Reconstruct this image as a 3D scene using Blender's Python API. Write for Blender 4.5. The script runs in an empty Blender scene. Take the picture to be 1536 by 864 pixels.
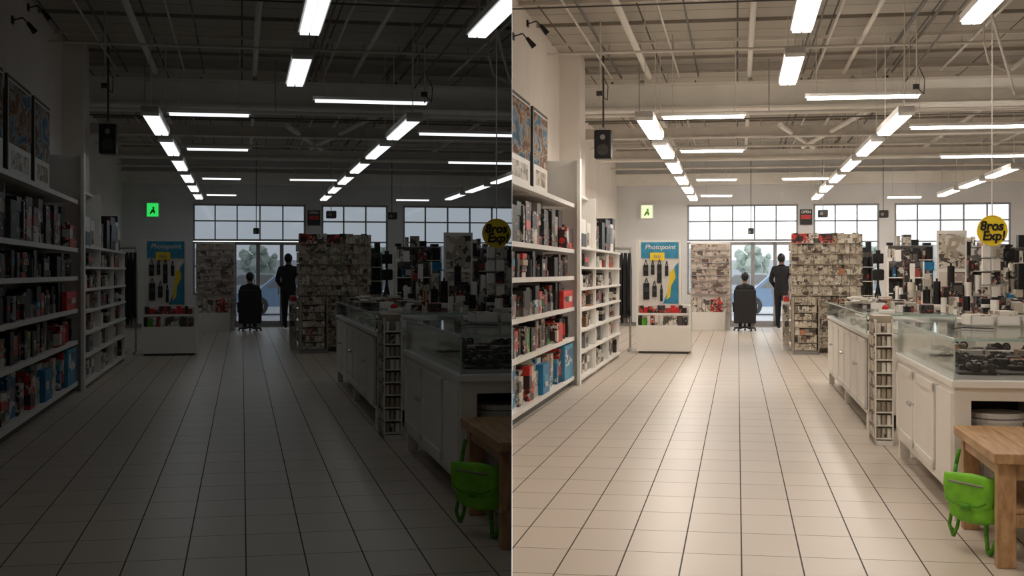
import bpy, bmesh, math, random
from mathutils import Vector, Matrix, Euler
random.seed(7)
scene = bpy.context.scene
try:
    scene.view_settings.view_transform = 'Standard'
    scene.view_settings.look = 'None'
except Exception: pass
H = 1.45
# ------------------------------------------------------------- two showrooms
ROOMS = [dict(key='A', th=math.radians(11.45), side=-1, sn=.95, sp=1.0),
         dict(key='B', th=-math.radians(9.6), side=1, sn=1.0, sp=.945)]

# ------------------------------------------------------------- materials
MATS = {}
def principled(name, col, rough=.5, metal=0., spec=.4):
    m = bpy.data.materials.new(name); m.use_nodes = True
    b = m.node_tree.nodes['Principled BSDF']
    b.inputs['Base Color'].default_value = (*col, 1)
    b.inputs['Roughness'].default_value = rough
    b.inputs['Metallic'].default_value = metal
    if 'Specular IOR Level' in b.inputs: b.inputs['Specular IOR Level'].default_value = spec
    MATS[name] = m
    return m, m.node_tree, b
def noisy(name, col, rough=.5, amt=.12, scale=6., metal=0.):
    m, nt, b = principled(name, col, rough, metal)
    tc = nt.nodes.new('ShaderNodeTexCoord'); n = nt.nodes.new('ShaderNodeTexNoise')
    n.inputs['Scale'].default_value = scale; n.inputs['Detail'].default_value = 4
    r = nt.nodes.new('ShaderNodeValToRGB')
    r.color_ramp.elements[0].position = .3; r.color_ramp.elements[1].position = .7
    r.color_ramp.elements[0].color = (*[c*(1-amt) for c in col], 1)
    r.color_ramp.elements[1].color = (*[min(1, c*(1+amt)) for c in col], 1)
    nt.links.new(tc.outputs['Object'], n.inputs['Vector'])
    nt.links.new(n.outputs['Fac'], r.inputs['Fac']); nt.links.new(r.outputs['Color'], b.inputs['Base Color'])
    return m
def package(name, cols, scale=22., rough=.45, st=(1, .45, 1.2), fine=.35):
    m, nt, b = principled(name, cols[0], rough)
    tc = nt.nodes.new('ShaderNodeTexCoord'); mp = nt.nodes.new('ShaderNodeMapping'); mp.inputs['Scale'].default_value = st
    nt.links.new(tc.outputs['Object'], mp.inputs[0])
    outs = []
    for sc in (scale*.6, scale*2.2):
        v = nt.nodes.new('ShaderNodeTexVoronoi')
        v.distance = 'CHEBYCHEV'; v.inputs['Scale'].default_value = sc
        sep = nt.nodes.new('ShaderNodeSeparateColor'); r = nt.nodes.new('ShaderNodeValToRGB')
        r.color_ramp.interpolation = 'CONSTANT'
        n = len(cols)
        while len(r.color_ramp.elements) < n: r.color_ramp.elements.new(.5)
        for i, c in enumerate(cols):
            r.color_ramp.elements[i].position = i/n
            r.color_ramp.elements[i].color = (*c, 1)
        nt.links.new(mp.outputs[0], v.inputs['Vector']); nt.links.new(v.outputs['Color'], sep.inputs['Color'])
        nt.links.new(sep.outputs[0], r.inputs['Fac']); outs.append((r.outputs['Color'], sep.outputs[1]))
    gt = nt.nodes.new('ShaderNodeMath'); gt.operation = 'LESS_THAN'; gt.inputs[1].default_value = fine
    mx = nt.nodes.new('ShaderNodeMixRGB')
    nt.links.new(outs[0][1], gt.inputs[0]); nt.links.new(gt.outputs[0], mx.inputs[0])
    nt.links.new(outs[0][0], mx.inputs[1]); nt.links.new(outs[1][0], mx.inputs[2]); nt.links.new(mx.outputs[0], b.inputs['Base Color'])
def emit(name, col, s):
    m = bpy.data.materials.new(name); m.use_nodes = True; nt = m.node_tree; nt.nodes.clear()
    o = nt.nodes.new('ShaderNodeOutputMaterial'); e = nt.nodes.new('ShaderNodeEmission')
    e.inputs['Color'].default_value = (*col, 1); e.inputs['Strength'].default_value = s
    nt.links.new(e.outputs[0], o.inputs[0]); MATS[name] = m
def glass(name, tint, gl=.08):
    m = bpy.data.materials.new(name); m.use_nodes = True; nt = m.node_tree; nt.nodes.clear()
    o = nt.nodes.new('ShaderNodeOutputMaterial'); t = nt.nodes.new('ShaderNodeBsdfTransparent')
    t.inputs[0].default_value = (*tint, 1); g = nt.nodes.new('ShaderNodeBsdfGlossy')
    g.inputs['Roughness'].default_value = .04; g.inputs[0].default_value = (.9, .95, .93, 1)
    lw = nt.nodes.new('ShaderNodeLayerWeight'); lw.inputs['Blend'].default_value = .2
    mm = nt.nodes.new('ShaderNodeMath'); mm.operation = 'MULTIPLY_ADD'
    mm.inputs[1].default_value = .5; mm.inputs[2].default_value = gl
    mx = nt.nodes.new('ShaderNodeMixShader')
    nt.links.new(lw.outputs['Fresnel'], mm.inputs[0]); nt.links.new(mm.outputs[0], mx.inputs[0])
    nt.links.new(t.outputs[0], mx.inputs[1]); nt.links.new(g.outputs[0], mx.inputs[2])
    nt.links.new(mx.outputs[0], o.inputs[0]); MATS[name] = m

noisy('plaster', (.78, .72, .66), .8, .04, 1.5)
noisy('white_paint', (.82, .80, .76), .45, .03, 3)
noisy('cabinet', (.81, .78, .72), .4, .03, 3)
noisy('beam_paint', (.80, .77, .71), .6, .06, 2)
noisy('pipe', (.66, .62, .56), .5, .08, 4)
noisy('purlin', (.30, .27, .23), .5, .08, 4)
noisy('dark_pipe', (.10, .095, .085), .5, .1, 4)
noisy('frame', (.35, .35, .36), .5, .08, 12)
noisy('shade_beige', (.42, .36, .28), .6, .15, 12)
noisy('black', (.012, .012, .013), .4, .3, 20)
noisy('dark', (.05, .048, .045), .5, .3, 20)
noisy('grey', (.25, .24, .23), .5, .15, 12)
noisy('steel', (.5, .5, .5), .3, .1, 12, .8)
noisy('red', (.65, .03, .025), .4, .2, 15)
noisy('blue', (.015, .19, .40), .45, .2, 10)
noisy('cyan', (.04, .27, .45), .45, .2, 10)
noisy('yellow', (.85, .62, .03), .45, .06, 6)
noisy('lime', (.17, .50, .02), .55, .2, 14)
noisy('lime_dark', (.08, .3, .01), .6, .15, 9)
noisy('skin', (.3, .18, .12), .6, .1, 9)
noisy('cloth', (.02, .021, .025), .85, .3, 12)
noisy('asphalt', (.55, .55, .56), .9, .1, 2)
noisy('leaf', (.42, .48, .42), .9, .25, 2)
noisy('bark', (.3, .27, .24), .9, .3, 8)
noisy('building', (.55, .57, .60), .9, .1, .3)
noisy('building_glass', (.35, .39, .43), .6, .2, .4)
noisy('car_blue', (.25, .35, .5), .25, .05, 2)
noisy('car_silver', (.5, .52, .55), .25, .05, 2)
noisy('far_plaster', (.75, .76, .77), .8, .04, 1.5)  # plaster copy with cool window light put into its colour
package('pkg_dark', [(.012, .012, .013), (.05, .045, .04), (.015, .015, .015), (.45, .42, .38), (.02, .02, .02), (.3, .04, .03), (.012, .012, .012), (.1, .09, .08)], 15)
package('pkg_light', [(.62, .58, .5), (.45, .41, .35), (.7, .66, .6), (.08, .07, .06), (.55, .5, .42), (.3, .27, .23)], 14)
package('pkg_brown', [(.16, .10, .06), (.4, .3, .2), (.05, .04, .03), (.5, .2, .1), (.3, .25, .2), (.03, .03, .03)], 14)
package('pkg_blue', [(.02, .18, .38), (.6, .6, .58), (.02, .10, .22), (.05, .3, .45), (.7, .7, .68)], 9)
package('pkg_red', [(.6, .03, .02), (.5, .05, .04), (.6, .55, .5), (.05, .02, .02), (.55, .03, .02), (.03, .02, .02)], 12)
package('pkg_green', [(.05, .2, .06), (.5, .5, .4), (.1, .35, .1), (.02, .04, .02), (.55, .45, .08)], 12)
package('grid_goods', [(.50, .44, .34), (.24, .2, .15), (.62, .56, .46), (.08, .06, .05), (.44, .38, .29), (.66, .62, .54), (.2, .17, .13), (.55, .49, .4)], 20, st=(1, 1, 1.2))
package('grid_goods2', [(.52, .43, .37), (.36, .29, .25), (.66, .59, .53), (.14, .1, .09), (.56, .48, .42)], 13, st=(1, 1, 1.2))
emit('exitA', (.03, .75, .12), .9); emit('exitB', (.95, 1., .62), 1.0)
emit('tubeA', (.93, .98, 1), 1.4); emit('tubeB', (1, .90, .795), 21.)
glass('caseglass', (.978, .985, .982), .035); glass('windowA', (.46, .48, .50), .02); glass('windowB', (.95, .97, .98), .02)  # windowA tinted grey so the shared sky looks dimmer in the dark room
noisy('glass_edge', (.36, .50, .46), .2, .1, 5)
# picture print
m, nt, b = principled('poster_art', (.3, .3, .3), .85, 0, .1)
tc = nt.nodes.new('ShaderNodeTexCoord'); mp = nt.nodes.new('ShaderNodeMapping'); mp.inputs['Scale'].default_value = (1, .5, 1.2)
n = nt.nodes.new('ShaderNodeTexNoise'); n.inputs['Scale'].default_value = 3.2; n.inputs['Detail'].default_value = 7; n.inputs['Distortion'].default_value = 1.2
r = nt.nodes.new('ShaderNodeValToRGB')
while len(r.color_ramp.elements) < 6: r.color_ramp.elements.new(.5)
for i, (p, c) in enumerate([(.34, (.06, .12, .18)), (.44, (.14, .24, .34)), (.49, (.45, .42, .38)), (.53, (.36, .20, .12)), (.58, (.14, .09, .07)), (.68, (.5, .44, .38))]):
    r.color_ramp.elements[i].position = p; r.color_ramp.elements[i].color = (*c, 1)
nt.links.new(tc.outputs['Object'], mp.inputs[0]); nt.links.new(mp.outputs[0], n.inputs['Vector']); nt.links.new(n.outputs['Fac'], r.inputs[0]); nt.links.new(r.outputs[0], b.inputs['Base Color'])
# wood
m, nt, b = principled('wood', (.45, .27, .13), .5)
tc = nt.nodes.new('ShaderNodeTexCoord'); mp = nt.nodes.new('ShaderNodeMapping'); mp.inputs['Scale'].default_value = (14, 1.2, 5)
n = nt.nodes.new('ShaderNodeTexNoise'); n.inputs['Scale'].default_value = 2.5; n.inputs['Detail'].default_value = 6
r = nt.nodes.new('ShaderNodeValToRGB'); r.color_ramp.elements[0].position = .3; r.color_ramp.elements[1].position = .72
r.color_ramp.elements[0].color = (.32, .175, .075, 1); r.color_ramp.elements[1].color = (.56, .36, .19, 1)
nt.links.new(tc.outputs['Object'], mp.inputs[0]); nt.links.new(mp.outputs[0], n.inputs['Vector'])
nt.links.new(n.outputs['Fac'], r.inputs[0]); nt.links.new(r.outputs[0], b.inputs['Base Color'])
# tile floor
m, nt, b = principled('floor_tile', (.5, .45, .4), .42, 0, .42)
tc = nt.nodes.new('ShaderNodeTexCoord'); mp = nt.nodes.new('ShaderNodeMapping'); mp.inputs['Location'].default_value = (-.02+2.96, .03, 0)
br = nt.nodes.new('ShaderNodeTexBrick'); br.offset = 0; br.squash = 1
br.inputs['Scale'].default_value = 1; br.inputs['Brick Width'].default_value = .296; br.inputs['Row Height'].default_value = .58
br.inputs['Mortar Size'].default_value = .0038; br.inputs['Mortar Smooth'].default_value = .0; br.inputs['Bias'].default_value = 0
br.inputs['Color1'].default_value = (.60, .525, .445, 1); br.inputs['Color2'].default_value = (.565, .495, .42, 1); br.inputs['Mortar'].default_value = (.065, .055, .045, 1)
sp = nt.nodes.new('ShaderNodeMapRange'); sp.inputs['To Min'].default_value = .33; sp.inputs['To Max'].default_value = .95
nt.links.new(br.outputs['Fac'], sp.inputs['Value']); nt.links.new(sp.outputs[0], b.inputs['Roughness'])
nt.links.new(tc.outputs['Object'], mp.inputs[0]); nt.links.new(mp.outputs[0], br.inputs[0]); nt.links.new(br.outputs['Color'], b.inputs['Base Color'])
# ceiling deck
m, nt, b = principled('ceiling_deck', (.2, .18, .15), .8)
tc = nt.nodes.new('ShaderNodeTexCoord'); br = nt.nodes.new('ShaderNodeTexBrick'); br.offset = 0
br.inputs['Scale'].default_value = 1; br.inputs['Brick Width'].default_value = 1.2; br.inputs['Row Height'].default_value = .725
br.inputs['Mortar Size'].default_value = .012
br.inputs['Color1'].default_value = (.47, .435, .38, 1); br.inputs['Color2'].default_value = (.42, .39, .34, 1); br.inputs['Mortar'].default_value = (.09, .08, .07, 1)
nt.links.new(tc.outputs['Object'], br.inputs[0]); nt.links.new(br.outputs['Color'], b.inputs['Base Color'])

# ------------------------------------------------------------- mesh builder
class M:
    def __init__(s): s.v = []; s.f = []; s.m = []
    def add(s, vs, fs, mat):
        o = len(s.v); s.v += [tuple(p) for p in vs]
        for k, f in enumerate(fs):
            s.f.append([i+o for i in f]); s.m.append(mat[k] if isinstance(mat, list) else mat)
    def box(s, x0, x1, y0, y1, z0, z1, mat):
        s.add([(x0,y0,z0),(x1,y0,z0),(x1,y1,z0),(x0,y1,z0),(x0,y0,z1),(x1,y0,z1),(x1,y1,z1),(x0,y1,z1)],
              [(0,3,2,1),(4,5,6,7),(0,1,5,4),(1,2,6,5),(2,3,7,6),(3,0,4,7)], mat)
    def bev(s, x0, x1, y0, y1, z0, z1, mat, b=.01):
        bm = bmesh.new(); bmesh.ops.create_cube(bm, size=1)
        for v in bm.verts:
            v.co = Vector(((x0+x1)/2+v.co.x*(x1-x0), (y0+y1)/2+v.co.y*(y1-y0), (z0+z1)/2+v.co.z*(z1-z0)))
        bmesh.ops.bevel(bm, geom=bm.edges[:], offset=b, segments=2, affect='EDGES', profile=.5)
        s.frombm(bm, mat)
    def frombm(s, bm, mat):
        bm.verts.index_update()
        s.add([v.co.copy() for v in bm.verts], [[v.index for v in f.verts] for f in bm.faces], mat); bm.free()
    def cyl(s, p0, p1, r, mat, n=10, r1=None):
        p0, p1 = Vector(p0), Vector(p1); r1 = r if r1 is None else r1
        d = (p1-p0).normalized(); a = d.orthogonal().normalized(); c = d.cross(a)
        vs = [p0+(a*math.cos(t)+c*math.sin(t))*r for t in [2*math.pi*i/n for i in range(n)]]
        vs += [p1+(a*math.cos(t)+c*math.sin(t))*r1 for t in [2*math.pi*i/n for i in range(n)]]
        fs = [(i, (i+1)%n, n+(i+1)%n, n+i) for i in range(n)] + [tuple(range(n))[::-1], tuple(range(n, 2*n))]
        s.add(vs, fs, mat)
    def path(s, pts, r, mat, n=8):
        for a, c in zip(pts[:-1], pts[1:]): s.cyl(a, c, r, mat, n)
    def ring(s, c, R_, r, mat, ax='z', n=16):
        pts = []
        for i in range(n+1):
            t = 2*math.pi*i/n; u, v = R_*math.cos(t), R_*math.sin(t)
            pts.append((c[0]+u, c[1]+v, c[2]) if ax == 'z' else ((c[0]+u, c[1], c[2]+v) if ax == 'y' else (c[0], c[1]+u, c[2]+v)))
        s.path(pts, r, mat, 6)
    def ball(s, c, r, mat, sc=(1,1,1), sub=2, jitter=0):
        bm = bmesh.new(); bmesh.ops.create_icosphere(bm, subdivisions=sub, radius=r)
        for v in bm.verts:
            k = 1+random.uniform(-jitter, jitter)
            v.co = Vector((v.co.x*sc[0]*k+c[0], v.co.y*sc[1]*k+c[1], v.co.z*sc[2]*k+c[2]))
        s.frombm(bm, mat)
    def prism_y(s, pts, y0, y1, mat):
        n = len(pts); vs = [(x, y0, z) for x, z in pts]+[(x, y1, z) for x, z in pts]
        s.add(vs, [(i, (i+1)%n, n+(i+1)%n, n+i) for i in range(n)]+[tuple(range(n))[::-1], tuple(range(n, 2*n))], mat)
    def prism_x(s, pts, x0, x1, mat):
        n = len(pts); vs = [(x0, y, z) for y, z in pts]+[(x1, y, z) for y, z in pts]
        s.add(vs, [(i, (i+1)%n, n+(i+1)%n, n+i) for i in range(n)]+[tuple(range(n))[::-1], tuple(range(n, 2*n))], mat)
    def pillow_x(s, pts, x0, x1, mat, layers=((0, .72), (.08, .88), (.25, .98), (.5, 1), (.75, .98), (.92, .88), (1, .72))):
        cy = sum(p[0] for p in pts)/len(pts); cz = sum(p[1] for p in pts)/len(pts)
        n = len(pts); vs = []
        for t, k in layers: vs += [(x0+(x1-x0)*t, cy+(y-cy)*k, cz+(z-cz)*k) for y, z in pts]
        fs = []
        for l in range(len(layers)-1):
            fs += [(l*n+i, l*n+(i+1)%n, (l+1)*n+(i+1)%n, (l+1)*n+i) for i in range(n)]
        e = (len(layers)-1)*n
        fs += [tuple(range(n))[::-1], tuple(range(e, e+n))]; s.add(vs, fs, mat)
    def text(s, txt, size, loc, mat, rot=(math.pi/2, 0, 0), align='CENTER', bold=.02, shear=0):
        cu = bpy.data.curves.new('t', 'FONT'); cu.body = txt; cu.size = size; cu.extrude = .003
        cu.align_x = align; cu.align_y = 'CENTER'; cu.offset = size*bold; cu.shear = shear
        o = bpy.data.objects.new('t', cu); scene.collection.objects.link(o)
        dg = bpy.context.evaluated_depsgraph_get(); me = o.evaluated_get(dg).to_mesh()
        R = Euler(rot).to_matrix(); L = Vector(loc)
        s.add([R@v.co+L for v in me.vertices], [list(p.vertices) for p in me.polygons], mat)
        o.evaluated_get(dg).to_mesh_clear(); bpy.data.objects.remove(o); bpy.data.curves.remove(cu)
    def skin(s, pts, edges, matfn, off=(0,0,0), rotz=0, sub=2, k=1):
        me = bpy.data.meshes.new('sk'); me.from_pydata([p[:3] for p in pts], edges, [])
        o = bpy.data.objects.new('sk', me); scene.collection.objects.link(o)
        sm = o.modifiers.new('s', 'SKIN'); sm.use_smooth_shade = True
        for i, p in enumerate(pts):
            rr = p[3]; me.skin_vertices[0].data[i].radius = (rr, p[4] if len(p) > 4 else rr)
        me.skin_vertices[0].data[0].use_root = True
        ss = o.modifiers.new('u', 'SUBSURF'); ss.levels = sub; ss.render_levels = sub
        dg = bpy.context.evaluated_depsgraph_get(); ev = o.evaluated_get(dg); m2 = ev.to_mesh()
        R = Matrix.Rotation(rotz, 3, 'Z'); L = Vector(off)
        mats = [matfn(p.center) for p in m2.polygons]
        s.add([R@v.co*k+L for v in m2.vertices], [list(p.vertices) for p in m2.polygons], mats)
        ev.to_mesh_clear(); bpy.data.objects.remove(o); bpy.data.meshes.remove(me)
    def turn(s, ang, cx, cy):
        c, n = math.cos(ang), math.sin(ang)
        s.v = [(cx+(x-cx)*c-(y-cy)*n, cy+(x-cx)*n+(y-cy)*c, z) for x, y, z in s.v]
    def done(s, name, smooth=False, only=None):
        for R in ROOMS:
            if only and R['key'] != only: continue
            th = R['th']; rot = Matrix.Rotation(th, 4, 'Z')
            vs = [(x*(R['sn'] if x < 0 else R['sp']), y, z) for x, y, z in s.v]
            no = rot.to_3x3().inverted() @ Vector((1, 0, 0)); sd = R['side']
            ds = [no.dot(Vector(p))*sd for p in vs]
            if max(ds) <= .002: continue
            names = [m + R['key'] if m in ('tube', 'exit', 'window') else m for m in s.m]
            keys = sorted(set(names))
            me = bpy.data.meshes.new(name); me.from_pydata(vs, [], s.f)
            for k in keys: me.materials.append(MATS[k])
            me.polygons.foreach_set('material_index', [keys.index(k) for k in names])
            if smooth: me.polygons.foreach_set('use_smooth', [True]*len(me.polygons))
            if min(ds) < .001:
                bm = bmesh.new(); bm.from_mesh(me)
                bmesh.ops.bisect_plane(bm, geom=bm.verts[:]+bm.edges[:]+bm.faces[:], plane_co=no*(.001*sd),
                                       plane_no=no*sd, clear_inner=True)
                bm.to_mesh(me); bm.free()
                if len(me.polygons) == 0: bpy.data.meshes.remove(me); continue
            me.update()
            o = bpy.data.objects.new(name, me); o.matrix_world = rot
            scene.collection.objects.link(o)

rnd = random.uniform
def pick(w):
    ks = list(w); return random.choices(ks, [w[k] for k in ks])[0]

# ------------------------------------------------------------- room shell
m = M(); m.box(-3.4, 9.3, -4, 36.2, -.1, 0, 'floor_tile'); m.done('floor')
m = M(); m.box(-3.4, 9.3, -4, 36.2, 4.7, 4.8, 'ceiling_deck'); m.done('ceiling')
m = M(); m.box(-3.4, -2.6, -4, 23.0, 0, 4.7, 'plaster'); m.box(-3.4, -3.2, 23.0, 36.2, 0, 4.7, 'plaster'); m.done('wall_left')
m = M(); m.box(9.0, 9.3, -4, 36.2, 0, 4.7, 'plaster'); m.done('wall_right')
m = M(); m.box(-3.4, 9.3, -4.3, -4, 0, 4.7, 'plaster'); m.done('wall_back')
YF = 36.0
m = M()
m.box(-3.2, -1.33, YF, YF+.25, 0, 4.7, 'far_plaster')
m.box(-1.33, 9.0, YF, YF+.25, 3.25, 4.7, 'far_plaster')
for a, c in [(1.67, 2.09), (3.87, 4.28), (7.35, 7.7), (8.8, 9.0)]: m.box(a, c, YF, YF+.25, 0, 3.25, 'far_plaster')
for a, c in [(-1.33, -.2), (2.09, 3.87), (4.28, 7.35), (7.7, 8.8)]: m.box(a, c, YF, YF+.25, 0, .85, 'far_plaster')
m.done('wall_far')
def window(x0, x1, z0, z1, nx, zs, name, gl='window'):
    m = M(); y0, y1 = YF+.02, YF+.1; t = .05
    m.box(x0, x0+t, y0, y1, z0, z1, 'frame'); m.box(x1-t, x1, y0, y1, z0, z1, 'frame')
    m.box(x0, x1, y0, y1, z0, z0+t, 'frame'); m.box(x0, x1, y0, y1, z1-t, z1, 'frame')
    for i in range(1, nx):
        x = x0+(x1-x0)*i/nx; m.box(x-.018, x+.018, y0, y1, z0, z1, 'frame')
    for z in zs: m.box(x0, x1, y0, y1, z-.018, z+.018, 'frame')
    m.box(x0+t, x1-t, YF+.055, YF+.06, z0+t, z1-t, gl); m.done(name)
window(-1.33, 1.67, 2.27, 3.25, 5, [2.8], 'window_1')
window(-1.33, -.22, .85, 2.25, 2, [1.6], 'window_2')
window(2.09, 3.87, .85, 3.25, 3, [2.8, 2.25, 1.5], 'window_3')
window(4.28, 7.35, .85, 3.25, 5, [2.8, 2.25, 1.5], 'window_4')
window(7.7, 8.8, .85, 3.25, 2, [2.8, 2.25, 1.5], 'window_5')
m = M()
for a, c in [(-.2, .42), (.42, 1.04), (1.04, 1.66)]:
    m.box(a, a+.05, YF+.02, YF+.1, 0, 2.25, 'frame'); m.box(c-.05, c, YF+.02, YF+.1, 0, 2.25, 'frame')
    m.box(a, c, YF+.02, YF+.1, 0, .15, 'frame'); m.box(a, c, YF+.02, YF+.1, 2.17, 2.25, 'frame')
    m.box(a+.05, c-.05, YF+.055, YF+.06, .15, 2.17, 'window'); m.cyl((c-.09, YF-.02, .85), (c-.09, YF-.02, 1.25), .015, 'steel')
m.done('door_1')
m = M(); m.box(-3.18, -1.35, YF-.02, YF, 0, .1, 'grey'); m.done('baseboard_far')

# ceiling steel
m = M(); m.box(-2.6, 9, 21, 21.3, 4.0, 4.38, 'beam_paint'); m.box(-2.6, 9, 20.92, 21.38, 3.98, 4.02, 'beam_paint'); m.box(-2.6, 9, 20.92, 21.38, 4.36, 4.4, 'beam_paint'); m.done('ceiling_beam')
m = M(); m.box(-3.2, 9, 35.5, 35.8, 3.75, 4.05, 'beam_paint'); m.done('ceiling_beam')
for y in (26.5, 31.5):
    m = M(); m.box(-3.2, 9, y, y+.12, 4.1, 4.3, 'pipe'); m.box(-3.2, 9, y-.05, y+.17, 4.09, 4.12, 'pipe'); m.done('ceiling_joist')
m = M()
for i in range(27):
    y = -3+i*1.45
    if abs(y-21.1) > .3: m.box(-2.6 if y < 23 else -3.2, 9, y, y+.035, 4.655, 4.7, 'pipe' if i%2 else 'purlin')
m.done('ceiling_purlins')
m = M()
for x, r, mt in [(-1.36, .045, 'beam_paint'), (.19, .04, 'beam_paint'), (2.2, .025, 'dark_pipe'), (-1.8, .018, 'dark_pipe'), (-1.95, .014, 'pipe'), (.95, .015, 'dark_pipe'), (1.05, .012, 'dark_pipe'), (1.25, .018, 'pipe'), (3.2, .02, 'pipe'), (2.45, .02, 'dark_pipe'), (4.3, .04, 'pipe'), (5.8, .04, 'pipe'), (-.6, .012, 'dark_pipe'), (-.9, .014, 'pipe'), (7.2, .04, 'pipe'), (1.7, .03, 'pipe')]:
    m.cyl((x, -3.9, 4.5), (x, 20.95, 4.5), r, mt); m.cyl((x*1.1, 21.35, 4.48), (x*1.1, 35.4, 4.48), r, mt)
    for y in (3, 9, 15, 19, 24, 30): m.cyl((x*(1.1 if y > 21 else 1), y, 4.5), (x*(1.1 if y > 21 else 1), y, 4.7), .01, 'steel', 6)
m.done('ceiling_conduits')
m = M()
m.cyl((-2.55, 20.7, 3.88), (8.9, 20.7, 3.88), .03, 'beam_paint'); m.cyl((-2.55, 20.6, 3.78), (8.9, 20.6, 3.80), .012, 'dark_pipe')
m.cyl((-2.55, 15.0, 4.45), (8.9, 15.0, 4.45), .010, 'dark_pipe'); m.cyl((-2.55, 17.9, 4.4), (8.9, 17.9, 4.4), .02, 'pipe')
m.cyl((-1.2, 24, 4.3), (8.9, 24, 4.3), .03, 'pipe'); m.cyl((-3.1, 28.5, 4.1), (8.9, 28.5, 4.1), .025, 'pipe')
m.cyl((-3.1, 33, 4.0), (8.9, 33, 4.0), .03, 'pipe'); m.cyl((-3.1, 29.8, 3.95), (8.9, 29.8, 3.95), .05, 'beam_paint')
for x in (-1.5, .5, 2.6, 5): m.cyl((x, 20.7, 3.88), (x, 20.7, 4.7), .01, 'steel', 6); m.cyl((x, 24, 4.3), (x, 24, 4.7), .01, 'steel', 6); m.cyl((x, 28.5, 4.1), (x, 28.5, 4.7), .01, 'steel', 6)
m.cyl((.8, 24.5, 4.1), (2.2, 34, 4.4), .05, 'beam_paint'); m.cyl((2.4, 22, 4.15), (1.5, 30, 4.2), .045, 'beam_paint')
m.cyl((2.65, 14.5, 4.5), (4.3, 20.8, 4.1), .02, 'pipe'); m.cyl((2.6, 13, 4.45), (2.62, 20.8, 4.3), .015, 'dark_pipe')
m.cyl((2.95, 16, 4.7), (2.95, 16, 4.1), .012, 'pipe'); m.cyl((2.4, 19, 4.7), (2.4, 19, 3.8), .014, 'pipe')
m.path([(2.95, 16, 4.1), (3.2, 17, 4.0), (3.6, 18, 4.05)], .014, 'pipe')
m.done('ceiling_pipework')
for (x, y, z) in [(2.3, 17, 3.62), (-1.75, 17.2, 3.65)]:
    m = M(); m.cyl((x, y, z), (x, y, 4.7), .010, 'pipe', 6); m.box(x-.05, x+.03, y-.03, y+.03, z+.08, z+.14, 'dark'); m.path([(x, y, z+.1), (x+.09, y, z+.02), (x+.1, y, z+.2), (x+.03, y, z+.35)], .006, 'dark', 6); m.done('ceiling_cable_drop')

# ------------------------------------------------------------- lamps
def lamp_long(x, y0, y1, z, w=.22):
    m = M(); m.box(x-w/2-.02, x+w/2+.02, y0, y1, z+.03, z+.10, 'white_paint')
    m.box(x-w/2, x-.008, y0+.04, y1-.04, z, z+.03, 'tube'); m.box(x+.008, x+w/2, y0+.04, y1-.04, z, z+.03, 'tube')
    m.box(x-w/2-.02, x+w/2+.02, y0, y0+.04, z-.01, z+.1, 'white_paint')
    for y in (y0+.2, y1-.2): m.cyl((x, y, z+.1), (x, y, 4.7), .006, 'pipe', 6)
    m.done('fluorescent_lamp')
def lamp_cross(x0, x1, y, z, w=.12):
    m = M(); m.box(x0, x1, y-w/2, y+w/2, z+.03, z+.07, 'white_paint'); m.box(x0+.03, x1-.03, y-w/2, y+w/2, z, z+.03, 'tube')
    for x in (x0+.15, x1-.15): m.cyl((x, y, z+.07), (x, y, 4.7), .006, 'pipe', 6)
    m.done('fluorescent_lamp')
lamp_long(.67, 15.1, 17.5, 3.85, .2); lamp_long(.67, 11.3, 13.7, 3.85, .19); lamp_long(.67, 6.5, 9, 3.85); lamp_long(.67, 2, 4.5, 3.85)  # last two are out of view, added to light the near floor
lamp_long(2.36, 11, 13.5, 3.85, .18); lamp_long(2.36, 2, 4.5, 3.85); lamp_long(-1.2, 2, 4.5, 3.85); lamp_long(.3, -2.5, 0, 3.85); lamp_long(-1.2, 7, 9.5, 4.2)  # all but the first out of view, added as light for the near area
for i in range(6):
    y = 16.2+i*3.25; lamp_long(-1.12, y, y+2.5, 3.3, .18); lamp_long(2.07, y, y+2.5, 3.3, .16)
for y in (25.0, 28.2, 31.4): lamp_long(5.2, y, y+2.6, 3.3, .16)
for a in [(.92, 2.46, 17.8, 3.7), (-1.03, .12, 18.4, 3.55), (2.64, 5.2, 20.3, 3.55), (-1.0, .13, 23.6, 3.55), (3.89, 6.0, 25.5, 3.55),
          (-.95, 0, 31, 3.55), (1.05, 2.2, 31, 3.55), (-.93, -.12, 34, 3.35), (3.9, 4.8, 34.5, 3.3)]: lamp_cross(*a)

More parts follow.
